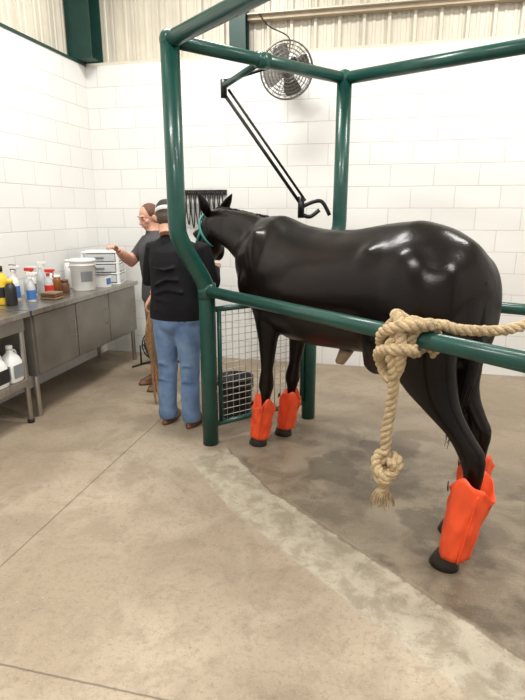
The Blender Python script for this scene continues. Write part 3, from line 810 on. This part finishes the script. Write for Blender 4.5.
def person(name, M, hgt, arms, top, bottom, hair, shoe, shortsleeve=False, cap=False, head_rot=(0, 0, 0), jacket_hem=0.86, lean=0.0, hy=0.0, bag=1.0, wide=1.0):
    P = empty(name)
    S = hgt / 1.75
    M = M @ Matrix.Scale(S, 4)
    b = MB(M)
    T = [(.84, 0, .12, .17), (.88, 0, .145, .198), (.97, 0, .142, .196), (1.07, 0, .13, .182), (1.2, .005 + lean * .3, .14, .190), (1.32, .005 + lean * .6, .145, .202), (1.40, lean * .8, .13, .205), (1.455, lean, .10, .175), (1.495, lean, .07, .10), (1.53, lean + .01, .062, .064), (1.60, lean + .02, .056, .056)]
    b.loft([((x, hy * max(0, (z - 1.4) / .2), z), (rx, 0, 0), (0, ry * (wide if z < 1.48 else 1), 0)) for z, x, rx, ry in T], top, 28)
    b.ell((-.03, 0, .87), (.115, .165, .11), top)
    for k in range(5):
        zz = .93 + k * .09
        b.tube([(-.13 - lean * -.2, -.10 + .04 * math.sin(k * 2.1), zz), (-.138, .0, zz + .02 * math.sin(k)), (-.125, .11, zz + .05 * math.sin(k * 1.3 + 1))], .011, top, 8)
    for s_ in (-1, 1):
        b.loft([((x, s_ * y, z), (rx * bag, 0, 0), (0, ry * bag, 0)) for z, x, y, rx, ry in ((.93, 0, .085, .11, .088), (.80, 0, .092, .105, .09), (.65, .005, .098, .088, .08), (.52, .01, .10, .074, .070), (.47, .012, .10, .076, .071), (.40, .005, .102, .069, .065), (.30, -.008, .104, .074, .068), (.15, -.01, .106, .068, .064), (.10, -.006, .107, .076, .071), (.06, -.005, .108, .07, .066), (.045, -.005, .108, .068, .064))], top, 20)
        for k in range(4):
            zz = .12 + k * .13
            b.tube([(-.065 * bag, s_ * .06, zz), (-.078 * bag, s_ * .10, zz + .025), (-.06 * bag, s_ * .15, zz + .01)], .009, top, 8)
    segs = []
    for s_, (el, wr) in zip((-1, 1), arms):
        sh = V((lean, s_ * .185 * wide, 1.42)); el = V(el); wr = V(wr)
        pts = [sh - V((0, s_ * .03, .0)), sh, sh.lerp(el, .35), sh.lerp(el, .75), el, el.lerp(wr, .35), el.lerp(wr, .75), wr]
        b.tube(pts, [.06, .072, .066, .058, .056, .052, .044, .032 if shortsleeve else .042], top, 16)
        segs.append((M @ el, M @ wr, M @ sh))
    iM = M.inverted()
    def zone(c):
        l = iM @ c
        if shortsleeve:
            for e_, w_, h_ in segs:
                d = w_ - e_; t = (c - e_).dot(d) / d.length_squared
                if -.1 < t and (c - (e_ + d * min(1, max(0, t)))).length < .075: return 2
        if l.z > 1.525: return 2
        if l.z > jacket_hem: return 0
        for e_, w_, h_ in segs:
            d = w_ - e_; t = (c - e_).dot(d) / d.length_squared
            if t > 0 and (c - (e_ + d * min(1, t))).length < .07: return 0
        return 1
    b.remeshed('clothed_body', .0105, 3, P, zone, [top, bottom, SKIN])
    H = M @ Matrix.Translation((lean + .035, hy, 1.645)) @ Matrix.Rotation(head_rot[2], 4, 'Z') @ Matrix.Rotation(head_rot[1], 4, 'Y')
    b = MB(H)
    b.ell((-.008, 0, .02), (.095, .076, .095), SKIN)
    b.ell((.022, 0, -.045), (.068, .058, .07), SKIN)
    b.ell((.055, 0, -.085), (.026, .030, .022), SKIN)
    b.tube([(-.03, 0, -.15), (-.025, 0, -.08), (-.01, 0, -.02)], [.056, .053, .055], SKIN, 18)
    b.tube([(.086, 0, .012), (.100, 0, -.012), (.112, 0, -.032), (.09, 0, -.04)], [.009, .011, .014, .012], SKIN, 10)
    b.ell((.082, 0, .028), (.016, .045, .010), SKIN)
    for s_ in (-1, 1):
        b.ell((.055, s_ * .042, -.02), (.028, .02, .024), SKIN)
        b.ell((-.005, s_ * .078, -.008), (.020, .010, .032), SKIN)
    b.ell((.083, 0, -.058), (.012, .024, .006), SKIN); b.ell((.081, 0, -.068), (.011, .020, .006), SKIN)
    b.remeshed('head', .0055, 2, P)
    b = MB(H)
    for s_ in (-1, 1):
        b.ell((.079, s_ * .032, .008), (.009, .012, .007), EYEW); b.ell((.086, s_ * .032, .008), (.004, .006, .006), EYED)
        b.ell((.088, s_ * .032, .030), (.006, .018, .004), hair)
    b.ell((.091, 0, -.062), (.006, .022, .006), LIP)
    b.obj('face_features', P)
    b = MB(H)
    b.ell((-.022, 0, .030), (.096, .084, .092), hair); b.ell((-.045, 0, -.02), (.065, .074, .07), hair)
    b.remeshed('hair', .006, 2, P)
    if cap:
        b = MB(H)
        prof = [(.001, .130), (.04, .127), (.072, .110), (.092, .080), (.098, .05), (.100, .018), (.096, .018)]
        seg = 28
        vs = [V((-.016 + r * math.cos(2 * pi * k / seg) * 1.04, r * .90 * math.sin(2 * pi * k / seg), z)) for r, z in prof for k in range(seg)]
        fw, fb = [], []
        for a_ in range(len(prof) - 1):
            for k in range(seg):
                f = [a_ * seg + k, a_ * seg + (k + 1) % seg, (a_ + 1) * seg + (k + 1) % seg, (a_ + 1) * seg + k]
                (fb if (9 <= k <= 18 and a_ < 4) else fw).append(f)
        b.add(vs, fw, CAPW); b.add(vs, fb, CAPB)
        R = []
        for i in range(13):
            a = -1.0 + 2.0 * i / 12
            pi_ = V((.074 * math.cos(a) + .0, .082 * math.sin(a), .030)); po = V((.072 + .095 * math.cos(a), .082 * math.sin(a), .020 - .020 * abs(math.sin(a))))
            R.append([pi_, po, po - V((0, 0, .005)), pi_ - V((0, 0, .005))])
        b.rings(R, CAPW)
        b.ell((-.016, 0, .130), .007, CAPW, 8, 6)
        b.obj('baseball_cap', P)
    for s_, (el, wr) in zip((-1, 1), arms):
        el, wr = V(el), V(wr); d = (wr - el).normalized()
        z = V((0, 0, 1)); z = (z - d * z.dot(d)).normalized(); y = z.cross(d)
        Rm = Matrix(((d.x, y.x, z.x), (d.y, y.y, z.y), (d.z, y.z, z.z))).to_4x4()
        hand(M @ Matrix.Translation(wr + d * .02) @ Rm, -s_, .75, P, 'hand')
    b = MB(M)
    for s_ in (-1, 1):
        y = s_ * .11
        R = []
        for z, x0, x1, w in ((0, -.085, .20, .046), (.02, -.085, .205, .048), (.022, -.08, .20, .044), (.05, -.078, .185, .043), (.075, -.075, .12, .042), (.10, -.072, .055, .040), (.16, -.068, .05, .04)):
            cx, hxx = (x0 + x1) / 2, (x1 - x0) / 2
            R.append([V((cx + hxx * math.cos(2 * pi * k / 24), y + s_ * .02 * (math.cos(2 * pi * k / 24) > 0) * .5 + w * math.sin(2 * pi * k / 24), z)) for k in range(24)])
        b.rings(R, shoe)
    b.obj('boots', P)
    return P

def PM(x, y, ang): return Matrix.Translation((x, y, 0)) @ Matrix.Rotation(ang, 4, 'Z')
person('man_in_black_jacket', PM(-1.49, 3.60, math.radians(82)), 1.665,
       [((.08, -.29, 1.16), (.32, -.19, 1.24)), ((.08, .29, 1.16), (.31, .18, 1.16))],
       JACKET, JEANS, HAIRD, LEATHER, cap=True, head_rot=(0, .45, .45), jacket_hem=.885, lean=.06, hy=.10, bag=1.12, wide=1.12)
person('assistant_in_grey_shirt', PM(-2.01, 4.44, math.radians(225)), 1.66,
       [((.16, -.25, 1.22), (.32, -.10, 1.34)), ((.02, .27, 1.14), (.14, .24, .96))],
       SHIRT, KHAKI, HAIR, LEATHER, shortsleeve=True, head_rot=(0, .3, .25), hy=-.03)
b = MB()
for k in range(3):
    twisted(b, spline([(-1.70 + .02 * k, 3.98, 1.10), (-1.82, 3.97 + .02 * k, .95), (-1.87 - .02 * k, 3.95, .6), (-1.87 + .01 * k, 3.95 + .03 * k, .25), (-1.85 + .04 * k, 3.94, .02)], 4), .012, TANROPE, pitch=.05, n=2)
b.obj('lead_rope')

# ------------------------------------------------------------------ camera, world
cam = bpy.data.cameras.new('camera'); co = bpy.data.objects.new('camera', cam); COL.objects.link(co)
co.location = (0, 0, 1.62); co.rotation_euler = (math.radians(90 - 14.9), 0, math.radians(13))
cam.lens = 27.05; cam.sensor_width = 36; cam.sensor_fit = 'AUTO'; cam.clip_start = 0.05
sc.camera = co
w = bpy.data.worlds.new('world'); sc.world = w; w.use_nodes = True
bg = w.node_tree.nodes['Background']; bg.inputs[0].default_value = (1, 0.98, 0.95, 1); bg.inputs[1].default_value = 0.7
sc.view_settings.view_transform = 'Standard'
sc.view_settings.exposure = 0.0
